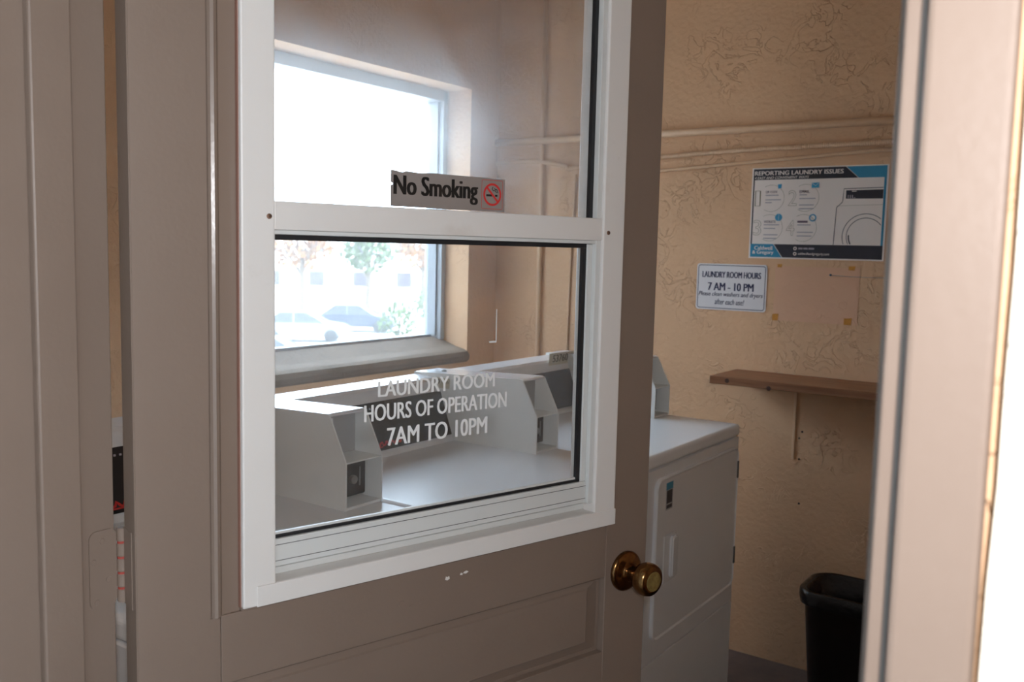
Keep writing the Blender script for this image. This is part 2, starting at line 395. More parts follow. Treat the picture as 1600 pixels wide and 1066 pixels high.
o = obj('window_sill', bm, PLASTER_G, win); o['label'] = 'sloping grey plaster sill with rounded nose'

# ---- door frame (jambs, stops, outside trim)
tj = thing('trim_1', 'taupe painted hinge side door jamb with stop strip', 'door frame', (XJ, .5, 0), kind='structure')
obj('jamb_board', bx(-.035, 0, -.06, .069, 0, 2.05, bev=.0015), TAUPE, tj)
obj('door_stop', bx(0, .012, -.018, .026, 0, 2.04, bev=.0025), TAUPE, tj)
obj('casing', bx(-.085, -.012, -.085, -.06, 0, 2.10, bev=.003), TAUPE, tj)
tk = thing('trim_2', 'sunny taupe door jamb and outside trim on the latch side, beside cream stucco', 'door frame', (XK, .5, 0), kind='structure')
obj('jamb_board', bx(0, .035, -.06, .069, 0, 2.05, bev=.0015), TAUPE, tk)
obj('door_stop', bx(-.012, 0, -.018, .026, 0, 2.04, bev=.0025), TAUPE, tk)
obj('casing', bx(.0125, .0475, -.077, -.06, 0, 2.10, bev=.003), TAUPE, tk)
obj('casing_shadow_line', bx(.0085, .0125, -.066, -.06, 0, 2.10, bev=.001), SEAM, tk)  # dark strip painted in for the shadow gap beside the casing
th = thing('trim_3', 'taupe head jamb over the doorway', 'door frame', (XJ, .5, 2.05), kind='structure')
obj('jamb_board', bx(-.035, XK - XJ + .035, -.06, .069, 0, .03), TAUPE, th)
obj('casing', bx(-.085, XK - XJ + .0475, -.077, -.06, .03, .085), TAUPE, th)

# ================================================================== the door
DA = math.atan2(0.95955, 0.28154)                 # leaf direction
door = thing('door_1', 'taupe painted door standing open, with a white framed sliding window and brass knob', 'door', (-.889, .565, 0), DA, kind='structure')
DT = .040
def dbox(name, s0, s1, z0, z1, y0, y1, m, parent=door, bev=.0015, seg=2):
    return obj(name, bx(s0, s1, y0, y1, z0, z1, bev=bev, seg=seg), m, parent)
# stiles and rails
bm = bmesh.new(); prism(bm, [(0, .012), (.094, .012), (.094, 1.0135), (.083, 1.0135), (.083, 2.03), (0, 2.03)], 1, 0, DT)
bmesh.ops.bevel(bm, geom=list(bm.edges), offset=.0012, segments=2, affect='EDGES')
obj('stile', bm, TAUPE, door)
dbox('stile', .7175, .81, .012, 2.03, 0, DT, TAUPE)
dbox('lock_rail', .0945, .717, .930, 1.0135, 0, DT, TAUPE, bev=.001)
dbox('cross_rail', .0945, .717, .700, .807, 0, DT, TAUPE, bev=.001)
dbox('bottom_rail', .0945, .717, .012, .20, 0, DT, TAUPE, bev=.001)
dbox('top_rail', .083, .7175, 1.945, 2.03, 0, DT, TAUPE)
def panel(z0, z1):
    bm = bmesh.new(); m_ = .034
    s0, s1 = .095, .7165
    lv = [((s0, s1, z0, z1), .012), ((s0 + .006, s1 - .006, z0 + .006, z1 - .006), .012), ((s0 + m_ - .003, s1 - m_ + .003, z0 + .021, z1 - .013), .0065), ((s0 + m_, s1 - m_, z0 + .023, z1 - .015), .004)]
    rings = [[bm.verts.new((a, y, b)) for a, b in ((r[0], r[2]), (r[1], r[2]), (r[1], r[3]), (r[0], r[3]))] for r, y in lv]
    for a, b in zip(rings, rings[1:]):
        for k in range(4): bm.faces.new((a[k], a[(k + 1) % 4], b[(k + 1) % 4], b[k]))
    bm.faces.new(rings[-1])
    bk = [bm.verts.new((a, .030, b)) for a, b in ((s0, z0), (s1, z0), (s1, z1), (s0, z1))]
    for k in range(4): bm.faces.new((rings[0][k], bk[k], bk[(k + 1) % 4], rings[0][(k + 1) % 4]))
    bm.faces.new(bk[::-1]); bmesh.ops.recalc_face_normals(bm, faces=bm.faces)
    return bm
obj('panel', panel(.807, .930), TAUPE, door)
obj('panel', panel(.20, .700), TAUPE, door)
# moulding beside the glazed opening: rounded bead + flat strip
bm = bmesh.new()
pf = [(.083, .0025), (.0835, -.001), (.0855, -.0045), (.089, -.006), (.0925, -.0045), (.0950, -.0005), (.0965, .002), (.118, .003), (.118, DT), (.083, DT)]
prism(bm, pf, 2, 1.0138, 1.945)
o = obj('moulding', bm, TAUPE_G, door); o['label'] = 'rounded taupe moulding with a glossy bead'
dbox('moulding', .1185, .7175, 1.0138, 1.0185, -.002, DT, TAUPE, bev=.001)
# white outer frame of the window unit
WT = 1.94
fr_l = dbox('window_trim', .1170, .1575, 1.0190, WT, -.011, DT + .008, WHITEP, bev=.002)
fr_r = dbox('window_trim', .6790, .7230, 1.0190, WT, -.011, DT + .008, WHITEP, bev=.002)
fr_b = dbox('window_trim', .1330, .7225, 1.0192, 1.0440, -.0135, -.0112, WHITEP, bev=.0008)
dbox('window_trim', .1578, .6787, 1.0192, 1.0440, -.011, DT + .008, WHITEP, bev=.001)
dbox('window_trim', .1578, .6787, WT - .04, WT, -.011, DT + .008, WHITEP, bev=.002)
for par, s, z in ((fr_l, .150, 1.476), (fr_r, .689, 1.473)):
    obj('screw', lathe(bmesh.new(), [(0, .0032), (.0012, .0030), (.0018, .0015)], (s, -.0108, z), (0, -1, 0), 14), RUSTY, par)
    obj('screw_slot', bx(s - .0022, s + .0022, -.0129, -.0125, z - .0004, z + .0004), INK, par)
# meeting rail
mr_ = dbox('meeting_rail', .1578, .6787, 1.4610, 1.4940, -.008, .026, WHITEP, bev=.0012)
dbox('rail_lip', .1578, .6787, 1.4560, 1.4608, -.005, .02, ALU, mr_, bev=.0006)
dbox('rail_gasket', .1578, .6600, 1.4495, 1.4558, .004, .02, RUBBER, mr_, bev=0)
# fixed upper pane
pane_u = dbox('upper_pane', .1578, .6680, 1.4935, WT - .04, .010, .014, GLASS_UP, bev=0)
dbox('pane_gasket', .6620, .6690, 1.4945, WT - .04, .0035, .010, RUBBER, pane_u, bev=0)
dbox('pane_gasket', .1578, .1590, 1.4945, WT - .04, .0035, .010, ALU, pane_u, bev=0)
dbox('track', .6692, .6788, 1.0582, WT - .04, -.006, .03, ALU, bev=.0008)
# lower sash
sash = dbox('sash_rail', .1585, .6690, 1.0585, 1.0925, .000, .024, ALU, bev=.0012)
for z in (1.0655, 1.0850):
    dbox('rail_groove', .1590, .6685, z, z + .0007, -.0004, .002, SEAM, sash, bev=0)
dbox('sash_stile', .6590, .6690, 1.0928, 1.4555, .001, .024, ALU, bev=.0012)
dbox('sill_track', .1580, .6788, 1.0442, 1.0582, .014, .034, ALU, bev=.0008)
pane_l = dbox('lower_pane', .1579, .6590, 1.0926, 1.4555, .0100, .0140, GLASS_LO, bev=0)
dbox('pane_gasket', .6520, .6589, 1.0930, 1.4494, .0040, .0100, RUBBER, pane_l, bev=0)
dbox('pane_gasket', .1580, .6589, 1.0927, 1.0965, .0040, .0100, RUBBER, pane_l, bev=0)
dbox('pane_bead', .1580, .6519, 1.0966, 1.0995, .0060, .0100, ALU, pane_l, bev=0)
# vinyl lettering on the lower pane
PD = Plane2((0, .0098, 0), (1, 0, 0), (0, 0, 1))
text('lettering', 'LAUNDRY ROOM', PD, .307, .495, 1.2515, 1.2720, 0, VINYL, pane_l, bold=.022)
text('lettering', 'HOURS OF OPERATION', PD, .287, .517, 1.2205, 1.2425, 0, VINYL, pane_l, bold=.022)
text('lettering', '7AM TO 10PM', PD, .321, .483, 1.1860, 1.2100, 0, VINYL, pane_l, bold=.022)
bm = bmesh.new()
box(bm, .4955, .4967, .0094, .0098, 1.316, 1.361); box(bm, .484, .4967, .0094, .0098, 1.314, 1.3165)
o = obj('paint_mark', bm, VINYL, pane_l); o['label'] = 'white paint scratch on the glass'
# knobs (both sides)
def knob(y, sgn):
    k = obj('knob_rose', lathe(bmesh.new(), [(0, .0325), (.003, .0330), (.006, .0315), (.0085, .0265), (.010, .0190), (.012, .0150), (.016, .0130)], (.762, y, .932), (0, -sgn, 0), 36), BRASS, door, smooth=True)
    kk = obj('knob', lathe(bmesh.new(), [(.014, .0115), (.024, .0120), (.030, .0165), (.036, .0225), (.044, .0262), (.052, .0265), (.059, .0245), (.0625, .0205), (.0630, .0165)], (.762, y, .932), (0, -sgn, 0), 36), BRASS, door, smooth=True)
    obj('knob_face', lathe(bmesh.new(), [(.0622, .0160), (.0640, .0155), (.0645, .0120), (.0640, .0030)], (.762, y, .932), (0, -sgn, 0), 30), BRASS_F, kk)
    return k
knob(0, 1); knob(DT, -1)
# paint chips under the window
PDoor = Plane2((0, 0, 0), (1, 0, 0), (0, 0, 1))
for pts in ([(.409, .9905), (.4125, .9890), (.4165, .9910), (.4155, .9945), (.4120, .9935), (.4105, .9950)], [(.434, .9925), (.4375, .9915), (.4385, .9940), (.4355, .9950)], [(.4395, .9935), (.4440, .9925), (.4485, .9945), (.4450, .9965), (.4410, .9955)]):
    flat('paint_chip', PDoor, pts, .0006, WHITEP, door, .0008)
for s_, z_, w_c in ((.340, .972, .006), (.355, .965, .004), (.372, .968, .005)):
    flat('paint_blister', PDoor, [(s_ + w_c * math.cos(k), z_ + w_c * .7 * math.sin(k)) for k in (0, 1, 2, 3.1, 4.2, 5.3)], .0005, TAUPE, door, .0008)
dbox('paint_edge', .1161, .1171, 1.0195, 1.94, -.0045, .002, RUSTY2, bev=0)
# hinge: leaf on the jamb, knuckle, leaf on the door edge
def hinge(z0, z1):
    bm = bmesh.new(); prism(bm, [(y, z) for y, z in rrect(.538 - .565, .5700 - .565, z0, z1, .009)], 0, .0002, .0020)
    # into door space: the leaf lies on the jamb, so build it in world coordinates and convert
    M = door_inv
    for v in bm.verts: v.co = M @ Vector((XJ + v.co.x, .565 + v.co.y, v.co.z))
    lf = obj('hinge_leaf', bm, TAUPE, door)
    for y, z in ((.553, z1 - .012), (.543, z1 - .034), (.560, z1 - .057), (.546, z0 + .008)):
        b2 = lathe(bmesh.new(), [(0, .0034), (.0010, .0030), (.0012, .0010)], (XJ + .0019, y, z), (1, 0, 0), 14)
        for v in b2.verts: v.co = M @ v.co
        obj('screw', b2, TAUPE, lf)
    n = 5; seg = (z1 - z0) / n
    for k in range(n):
        b3 = lathe(bmesh.new(), [(.0012, .0048), (.0022, .0056), (seg - .0022, .0056), (seg - .0012, .0048)], (XJ + .0035, .5755, z0 + k * seg), (0, 0, 1), 14)
        for v in b3.verts: v.co = M @ v.co
        kn = obj('hinge_knuckle', b3, TAUPE, door)
        if k:
            b4 = lathe(bmesh.new(), [(-.0013, .0050), (.0013, .0050)], (XJ + .0035, .5755, z0 + k * seg), (0, 0, 1), 12)
            for v in b4.verts: v.co = M @ v.co
            obj('knuckle_joint', b4, RUST, kn)
    obj('hinge_leaf', bx(-.0009, .0002, .012, DT + .002, z0, z1, bev=.0003), TAUPE, door)
door_inv = (Matrix.Translation((-.889, .565, 0)) @ Matrix.Rotation(DA, 4, 'Z')).inverted()
hinge(1.038, 1.126); hinge(.22, .308); hinge(1.80, 1.888)

# no smoking sticker on the upper pane
sg = thing('no_smoking_sign', 'silver no smoking sticker with red prohibition symbol on the upper door pane', 'sign', door.matrix_basis @ Vector((.322, .0096, 1.4962)), DA)
PS = Plane2((0, 0, 0), (1, 0, 0), (0, 0, 1))
SW, SH = .1835, .0455
notch = [(0, 0), (SW, 0), (SW, SH - .0005), (.060, SH), (.045, SH - .0012), (.022, SH - .0002), (.018, SH - .0018), (.012, SH - .0016), (.009, SH - .0003), (0, SH), (0, .030), (.003, .029), (.003, .0275), (0, .0265)]
flat('film', PS, notch, .0004, SILVER, sg, .0003)
text('lettering', 'No Smoking', PS, .005, .136, .0075, .0400, .0006, INK, sg, bold=.030)
line('symbol_border', PS, rrect(.1435, .1795, .0035, .0425, .002, 2), .0006, .0006, REDINK, sg, True)
line('prohibition_ring', PS, arc(.1615, .0230, .0140, 0, 360, 44), .0030, .0009, REDINK, sg)
line('prohibition_bar', PS, [(.1515, .0330), (.1715, .0130)], .0030, .0010, REDINK, sg)
flat('cigarette', PS, rect(.1515, .1625, .0205, .0232), .0007, INK, sg)
flat('cigarette', PS, rect(.1665, .1705, .0205, .0232), .0007, INK, sg)
line('smoke', PS, [(.1625, .0335), (.1610, .0310), (.1630, .0285), (.1670, .0285), (.1690, .0255)], .0012, .0007, INK, sg)
line('smoke', PS, [(.1650, .0320), (.1660, .0305), (.1695, .0300), (.1712, .0255)], .0012, .0007, INK, sg)

# ================================================================== laundry machines
MW, MD, MH = .684, .690, .914
def make_machine():
    t = thing('laundry_machine', '', 'laundry machine', (0, 0, 0), group='coin laundry machines in a row under the window')
    g = .0015
    obj('cabinet', bx(-MD, -.004, g + .002, MW - g - .002, .03, .874, bev=.004), ENAMEL2, t)
    for x in (-.05, -MD + .05):
        for y in (.06, MW - .06): obj('foot', lathe(bmesh.new(), [(0, .022), (.012, .022), (.014, .012), (.03, .012)], (x, y, 0), (0, 0, 1), 14), PLASTIC, t)
    obj('top_panel', bx(-MD, .002, g, MW - g, .8755, MH, bev=.011, seg=4), ENAMEL3, t, smooth=False)
    obj('upper_front', bx(-.004, 0, g + .003, MW - g - .003, .3395, .873, bev=.0015), ENAMEL2, t)
    lp = obj('lower_panel', bx(-.004, .0005, g + .003, MW - g - .003, .035, .3370, bev=.0015), ENAMEL2, t)
    # loading door with rounded corners and a rolled edge
    bm = bmesh.new()
    a = rrect(.088, .662, .398, .846, .030, 6); b = rrect(.091, .659, .401, .843, .028, 6); c = rrect(.096, .654, .406, .838, .025, 6)
    R0 = [bm.verts.new((.0002, y, z)) for y, z in a]; R1 = [bm.verts.new((.0075, y, z)) for y, z in a]
    R2 = [bm.verts.new((.0105, y, z)) for y, z in b]; R3 = [bm.verts.new((.0072, y, z)) for y, z in c]
    n = len(a)
    for p, q in ((R0, R1), (R1, R2), (R2, R3)):
        for k in range(n): bm.faces.new((p[k], p[(k + 1) % n], q[(k + 1) % n], q[k]))
    bm.faces.new(R3); bm.faces.new(R0[::-1]); bmesh.ops.recalc_face_normals(bm, faces=bm.faces)
    d = obj('loading_door', bm, ENAMEL2, t)
    h = obj('handle', bx(.0070, .0100, .142, .218, .548, .682, bev=.002), ENAMEL, d)
    bm = bmesh.new(); prism(bm, rrect(.176, .214, .556, .674, .012), 0, .0100, .0200)
    bmesh.ops.bevel(bm, geom=[e for e in bm.edges if all(v.co.x > .0199 for v in e.verts)], offset=.004, segments=2, affect='EDGES')
    obj('handle_grip', bm, ENAMEL, d)
    for z in (.745, .468):
        obj('door_hinge', bx(.0060, .0110, .655, .665, z, z + .055, bev=.001), SEAM, d)
    st = obj('sticker', bx(.0073, .0076, .146, .188, .752, .828), mat_sticker, d)
    obj('sticker_header', bx(.0076, .0078, .146, .188, .808, .828), BLUE, d)
    obj('sticker_print', bx(.0076, .0078, .150, .184, .770, .806), CHAR, d)
    obj('sticker_print', bx(.0076, .0078, .150, .184, .756, .766), CHAR, d)
    # control console: wedge with slanted black panel
    bm = bmesh.new()
    prism(bm, [(-.520, MH), (-.527, .924), (-.574, 1.052), (-.581, 1.076), (-.590, 1.083), (-.655, 1.088), (-.663, 1.083), (-.665, MH)], 1, .004, MW - .004)
    con = obj('console', bm, ENAMEL, t)
    bm = bmesh.new()
    prism(bm, [(-.5285, .930), (-.5270, .930), (-.5708, 1.0475), (-.5725, 1.0475)], 1, .024, MW - .110)
    pn = obj('control_panel', bm, DARKP, con)
    sl = Vector((-.5708 + .5270, 0, 1.0475 - .930)).normalized()
    PC = Plane2((-.5270, 0, .930), (0, 1, 0), sl)
    pts = [(.215 + .155 * k / 44, .016 + .0048 * math.sin(k * 1.15) + .0022 * math.sin(k * 2.7)) for k in range(45)]
    line('logo', PC, pts, .0052, .0004, RED, con)
    flat('logo_rule', PC, rect(.215, .30, .0075, .0105), .0004, RED, con)
    for k in range(9):
        flat('panel_print', PC, rect(.20 + k * .012, .205 + k * .012, .108, .112), .0004, TXTG, con)
    # coin box at the end of the console
    y0, y1 = .574, MW - .004
    side = [(-.245, MH), (-.245, 1.012), (-.292, 1.103), (-.300, 1.106), (-.668, 1.093), (-.668, MH)]
    for ya, yb in ((y0, y0 + .003), (y1 - .003, y1)):
        bm = bmesh.new(); prism(bm, side, 1, ya, yb); o = obj('coin_box_side', bm, PLATE, t)
    bm = bmesh.new(); prism(bm, [(-.292, 1.1005), (-.292, 1.103), (-.300, 1.106), (-.668, 1.093), (-.668, 1.0905), (-.300, 1.1035)], 1, y0 + .0032, y1 - .0032)
    cp = obj('coin_box_top', bm, ENAMEL, t)
    obj('top_lock', lathe(bmesh.new(), [(0, .008), (.003, .008), (.004, .005)], (-.600, y0 + .05, 1.0945), (0, 0, 1), 14), SLOT, cp)
    obj('coin_box_shelf', bx(-.330, -.247, y0 + .0032, y1 - .0032, 1.0095, 1.012), PLATE, t)
    obj('coin_box_floor', bx(-.330, -.247, y0 + .0032, y1 - .0032, MH + .0005, .920), PLATE, t)
    bk = obj('coin_box_back', bx(-.325, -.322, y0 + .0032, y1 - .0032, 1.0125, 1.098), mat_back, t)
    obj('slide_rod', bx(-.3218, -.316, y0 + .030, y0 + .034, 1.045, 1.092, bev=.001), ENAMEL, bk)
    lk = obj('coin_mechanism', bx(-.295, -.290, y0 + .0034, y1 - .0034, .926, 1.006, bev=.003), SLOT, t)
    obj('lock_cylinder', lathe(bmesh.new(), [(0, .009), (.008, .009), (.009, .006)], (-.2900, y0 + .062, .962), (1, 0, 0), 16), STEEL, lk)
    obj('coin_slot', bx(-.2900, -.2885, y0 + .082, y0 + .086, .945, .985), STEEL, lk)
    return t
mat_back = mat('mid_grey_plate', (0.36, 0.36, 0.36), rough=0.4)  # the back plate's own mid grey
mat_sticker = mat('sticker_grey', (0.42, 0.42, 0.44), rough=0.4)
proto = make_machine()
spots = [(2.091, 'white coin laundry machine beside the tan poster wall, its loading door and handle in view'),
         (1.403, 'white coin laundry machine in the middle of the row, seen through the lower door pane'),
         (.715, 'white coin laundry machine closest to the doorway wall, its coin box by the pane edge')]
for i, (y, lab) in enumerate(spots):
    mm = proto if i == 0 else copy_tree(proto)
    mm.location = (-1.055, y, 0); mm['label'] = lab
# paper number tags
def note(name, label, pl, w, h, body):
    o = thing(name, label, 'paper tag', pl.o)
    q = Plane2((0, 0, 0), pl.ux, pl.uy)
    flat('paper', q, [(0, 0), (w * .97, .001), (w, h * .96), (w * .02, h)], .0005, NOTE, o, .0004)
    text('handwriting', body, q, w * .14, w * .70, h * .38, h * .86, .0007, INK, o, bold=.03, shear=.15)
    text('handwriting', 'mm', q, w * .76, w * .95, h * .50, h * .72, .0007, INK, o)
    return o
note('number_tag', 'cream paper tag reading 53760 on the console next to the poster wall', Plane2((-1.6335, 2.545, 1.056), (0, 1, 0), (0, 0, 1)), .170, .050, '53760')
note('number_tag', 'paper tag with handwritten number on the side of the middle coin box', Plane2((-1.715, 1.9765, 1.055), (1, 0, 0), (0, 0, 1)), .125, .030, '53760')

# ================================================================== things on the poster wall
YP = YB - .0005
# ---- reporting poster
PW, PH = .455, .312
po = thing('reporting_poster', 'blue and charcoal laundry issues poster with a washer drawing on the tan wall', 'poster', (-1.196, YP, 1.4355))
o0 = Plane2((0, 0, 0), (1, 0, 0), (0, 0, 1))
def pu(u, v): return (u * PW, (1 - v) * PH)
def poly(name, uv, m, off=.0012): return flat(name, o0, [pu(*q) for q in uv][::-1], off, m, po)
obj('board', bx(0, PW, -.0010, 0, 0, PH, bev=.0003), PAPER, po)
poly('header_band', [(.012, .012), (.70, .012), (.79, .132), (.012, .132)], CHAR)
poly('header_accent', [(.705, .012), (.988, .012), (.988, .132), (.795, .132)], BLUE)
poly('border_strip', [(.972, .132), (.988, .132), (.988, .84), (.972, .84)], BLUE)
poly('border_strip', [(.012, .132), (.022, .132), (.022, .84), (.012, .84)], CHAR)
poly('footer_band', [(.195, .84), (.988, .84), (.988, .985), (.265, .985)], CHAR)
poly('footer_accent', [(.012, .84), (.190, .84), (.260, .985), (.012, .985)], BLUE)
def ptext(body, u0, u1, v0, v1, m, bold=0.0, shear=0.0, off=.0016):
    return text('lettering', body, o0, u0 * PW, u1 * PW, (1 - v1) * PH, (1 - v0) * PH, off, m, po, bold=bold, shear=shear)
ptext('REPORTING LAUNDRY ISSUES', .022, .685, .036, .082, PAPER, .030)
ptext('4 EASY AND CONVENIENT WAYS', .022, .435, .096, .124, PAPER, .012, .25)
ptext('Caldwell', .045, .185, .862, .905, PAPER, .03)
ptext('& Gregory', .030, .195, .912, .962, PAPER, .03)
for a_, b_ in ((.385, .417), (.423, .455), (.461, .503)):          # the telephone digits are too blurred to read
    poly('text_line', [(a_, .874), (b_, .874), (b_, .893), (a_, .893)], TXTG, .0016)
ptext('caldwellandgregory.com', .385, .615, .926, .960, PAPER, .01)
for v in (.884, .942): line('contact_icon', o0, arc(.360 * PW, (1 - v) * PH, .0045, 0, 360, 20), .0030, .0016, PAPER, po)
for k, (u, v, hd, rows) in enumerate(((.158, .335, 'QR CODE', ((.0, .10, .05), (.0, .12, .0), (.0, .05, -.03))),
                                      (.418, .335, 'EMAIL', ((.0, .055, .05), (.0, .12, .01), (.0, .11, -.06), (.0, .11, -.10))),
                                      (.155, .660, 'WEBSITE', ((.0, .12, .05), (.0, .09, .01), (.0, .11, -.06), (.0, .10, -.10))),
                                      (.412, .660, '', ((.0, .10, .05), (.0, .12, -.03), (.0, .11, -.07))))):
    line('circle_outline', o0, arc(u * PW, (1 - v) * PH, .0455, -122, 122, 40), .0011, .0016, OUTL, po)
    nm = text('numeral', str(k + 1), o0, (u - .128) * PW, (u - .072 + (.008 if k else -.012)) * PW, (1 - v - .085) * PH, (1 - v + .085) * PH, .0016, OUTL, po, outline=.0007)
    if hd: ptext(hd, u - .045, u + (.030 if k == 1 else .045), v - .082, v - .052, TXTD, .015)
    else: poly('text_line', [(u - .045, v - .078), (u + .032, v - .078), (u + .032, v - .056), (u - .045, v - .056)], TXTD, .0016)
    for a, b, dv in rows:
        poly('text_line', [(u - .045 + a, v - dv + .012), (u - .045 + b, v - dv + .012), (u - .045 + b, v - dv + .022), (u - .045 + a, v - dv + .022)], TXTG, .0016)
poly('scan_icon', [(.205, .185), (.235, .180), (.232, .225), (.208, .232)], BLUE2, .0018)
poly('mail_icon', [(.460, .175), (.515, .172), (.515, .228), (.460, .230)], BLUE2, .0018)
line('mail_flap', o0, [pu(.464, .180), pu(.488, .206), pu(.511, .178)], .0012, .0020, PAPER, po)
flat('globe_icon', o0, arc(.222 * PW, (1 - .545) * PH, .0125, 0, 360, 24)[:-1], .0018, BLUE2, po)
line('globe_line', o0, [pu(.222, .51), pu(.222, .58)], .0008, .0020, PAPER, po)
line('phone_icon', o0, arc(.480 * PW, (1 - .550) * PH, .0105, 0, 360, 28), .0040, .0018, BLUE2, po)
# washer drawing
line('washer_outline', o0, [pu(.640, .838), pu(.650, .44), pu(.690, .385), pu(.697, .245), pu(.970, .238)], .0022, .0016, CHAR, po)
poly('washer_panel', [(.712, .262), (.970, .258), (.970, .352), (.712, .350)], CHAR, .0016)
for k, (a, b) in enumerate(((.725, .732), (.740, .747), (.755, .762), (.766, .780))):
    poly('panel_mark', [(a, .312), (b, .312), (b, .345), (a, .345)] if k < 3 else [(a, .338), (b, .338), (b, .345), (a, .345)], TXTG, .0019)
poly('panel_mark', [(.752, .268), (.785, .268), (.785, .276), (.752, .276)], PAPER, .0019)
line('washer_seam', o0, [pu(.652, .425), pu(.970, .415)], .0010, .0016, OUTL, po)
cu_, cv_ = .862, .745
def warc(r, a0, a1, w):
    pts = [q for q in arc(cu_ * PW, (1 - cv_) * PH, r, a0, a1, 48) if q[0] < .970 * PW and q[1] > .162 * PH]
    line('washer_door_ring', o0, pts, w, .0016, CHAR, po)
warc(.0735, 208, 40, .0020); warc(.0600, 214, 30, .0020)
line('washer_door_handle', o0, arc(cu_ * PW, (1 - cv_) * PH, .0530, 176, 210, 12), .0040, .0016, CHAR, po)

# ---- hours sign
SWD, SHT = .262, .166
hs = thing('hours_sign', 'white laundry room hours sign with rounded corners and navy border', 'sign', (-1.387, YP, 1.2465))
bm = bmesh.new(); prism(bm, rrect(0, SWD, 0, SHT, .010, 5), 1, -.0018, 0); obj('plate', bm, SIGNW, hs)
line('border', o0, rrect(.006, SWD - .006, .006, SHT - .006, .008, 5), .0024, .0020, NAVY, hs, True)
def htext(b, x0, x1, y0, y1, bold=0.0, shear=0.0): text('lettering', b, o0, x0, x1, y0, y1, .0020, NAVY, hs, bold=bold, shear=shear)
htext('LAUNDRY ROOM HOURS', .022, .240, .116, .138, .034)
htext('7 AM - 10 PM', .045, .215, .070, .098, .036)
htext('Please clean washers and dryers', .010, .250, .045, .065, .014, .25)
htext('after each use!', .073, .183, .020, .040, .014, .25)

# ---- old notice marks, tape scraps, pin
o = tag(obj('paint_patch', bx(0, .285, -.0006, .0, 0, .188), PATCH, None, (-1.098, YB - .0002, 1.222)), 'faint pinkish rectangle of cleaner paint below the poster', 'paint patch')
for x, z, w, h, lab in ((-1.090, 1.406, .016, .012, 'tiny torn orange tape scrap just under the poster beside the hours sign'),
                        (-.850, 1.403, .022, .014, 'torn orange tape scrap under the poster just above the pin wire'),
                        (-1.100, 1.222, .022, .024, 'orange tape square next to the bottom corner of the hours sign'),
                        (-.856, 1.221, .026, .025, 'orange tape square below the pin wire and above the wooden shelf')):
    q = Plane2((0, 0, 0), (1, 0, 0), (0, 0, 1))
    pts = [(0, 0), (w * .9, random.uniform(-.001, .001)), (w, h * .95), (w * .45, h * random.uniform(.85, 1.05)), (0, h * random.uniform(.85, 1.0))]
    o = flat('tape_scrap', q, pts, .0012, TAPE, None, .0010); o.location = (x, YB - .0003, z)
    tag(o, lab, 'tape', 'tape scraps around the bare patch')
pin = thing('wall_pin', 'blue headed pin with a thin wire strung along the tan wall', 'pin', (-.907, YB, 1.385))
obj('pin_head', lathe(bmesh.new(), [(-.002, .001), (.002, .0035), (.006, .0035), (.007, .001)], (0, 0, 0), (0, -1, 0), 12), mat('pin_blue', (.05, .10, .14), rough=.4), pin)
obj('pin_wire', tube(bmesh.new(), [(.0, -.004, 0), (.06, -.003, -.003), (.12, -.003, -.004), (.30, -.003, -.002)], .0008, 6), mat('wire_grey', (.22, .25, .27), rough=.4), pin)

# ---- conduits
def pipe_obj(name, label, pts, r, m, n=12):
    base = Vector(pts[0])
    o = obj(name, tube(bmesh.new(), [Vector(p) - base for p in pts], r, n), m, None, base, smooth=True)
    return tag(o, label, 'pipe')
YPi = YB - .0135
pipe_obj('conduit_pipe', 'straight painted conduit running level along the tan wall above the poster', [(XW + .002, YPi, 1.884), (-1.2, YPi, 1.882), (XR - .002, YPi, 1.890)], .0135, PIPE)
bm = bmesh.new()
def flex(x):
    t = (x + 2.3) / 1.6
    if x < -1.95: return 1.800 + .012 * math.sin((x + 2.3) * 5) - .055 * max(0, (x + 2.2) / .25) ** 1.5 * .6
    return min(1.800 - .055 * .6 + (x + 1.95) * .048 + .012 * math.sin((x + 1.95) * 3.2), 1.835)
pts = []
x = XW + .004
while x < XR - .006:
    pts.append((x, YB - .012, flex(x))); x += .0035
base = Vector(pts[0])
o = obj('flexible_conduit', tube(bmesh.new(), [Vector(p) - base for p in pts], lambda i: .0092 if i % 2 else .0078, 10), PIPE, None, base)
tag(o, 'ribbed flexible conduit sagging below the straight pipe on the tan wall', 'pipe')
pipe_obj('wire_mould', 'thin painted wire duct under the ribbed conduit', [(-1.85, YB - .0065, 1.738), (-1.531, YB - .0065, 1.750), (-.78, YB - .0065, 1.792), (XR - .002, YB - .0065, 1.800)], .0065, PIPE, 8)
pipe_obj('riser_pipe', 'vertical painted pipe climbing the tan wall near the window corner', [(-2.072, YB - .010, .02), (-2.072, YB - .010, 1.3), (-2.072, YB - .010, ZC - .002)], .0095, PIPE)
pipe_obj('hanging_cable', 'thin painted cable dropping from the ribbed conduit down the tan wall', [(-1.915, YB - .004, 1.745), (-1.925, YB - .004, 1.5), (-1.93, YB - .004, 1.3), (-1.94, YB - .004, .6)], .0038, PIPE, 8)

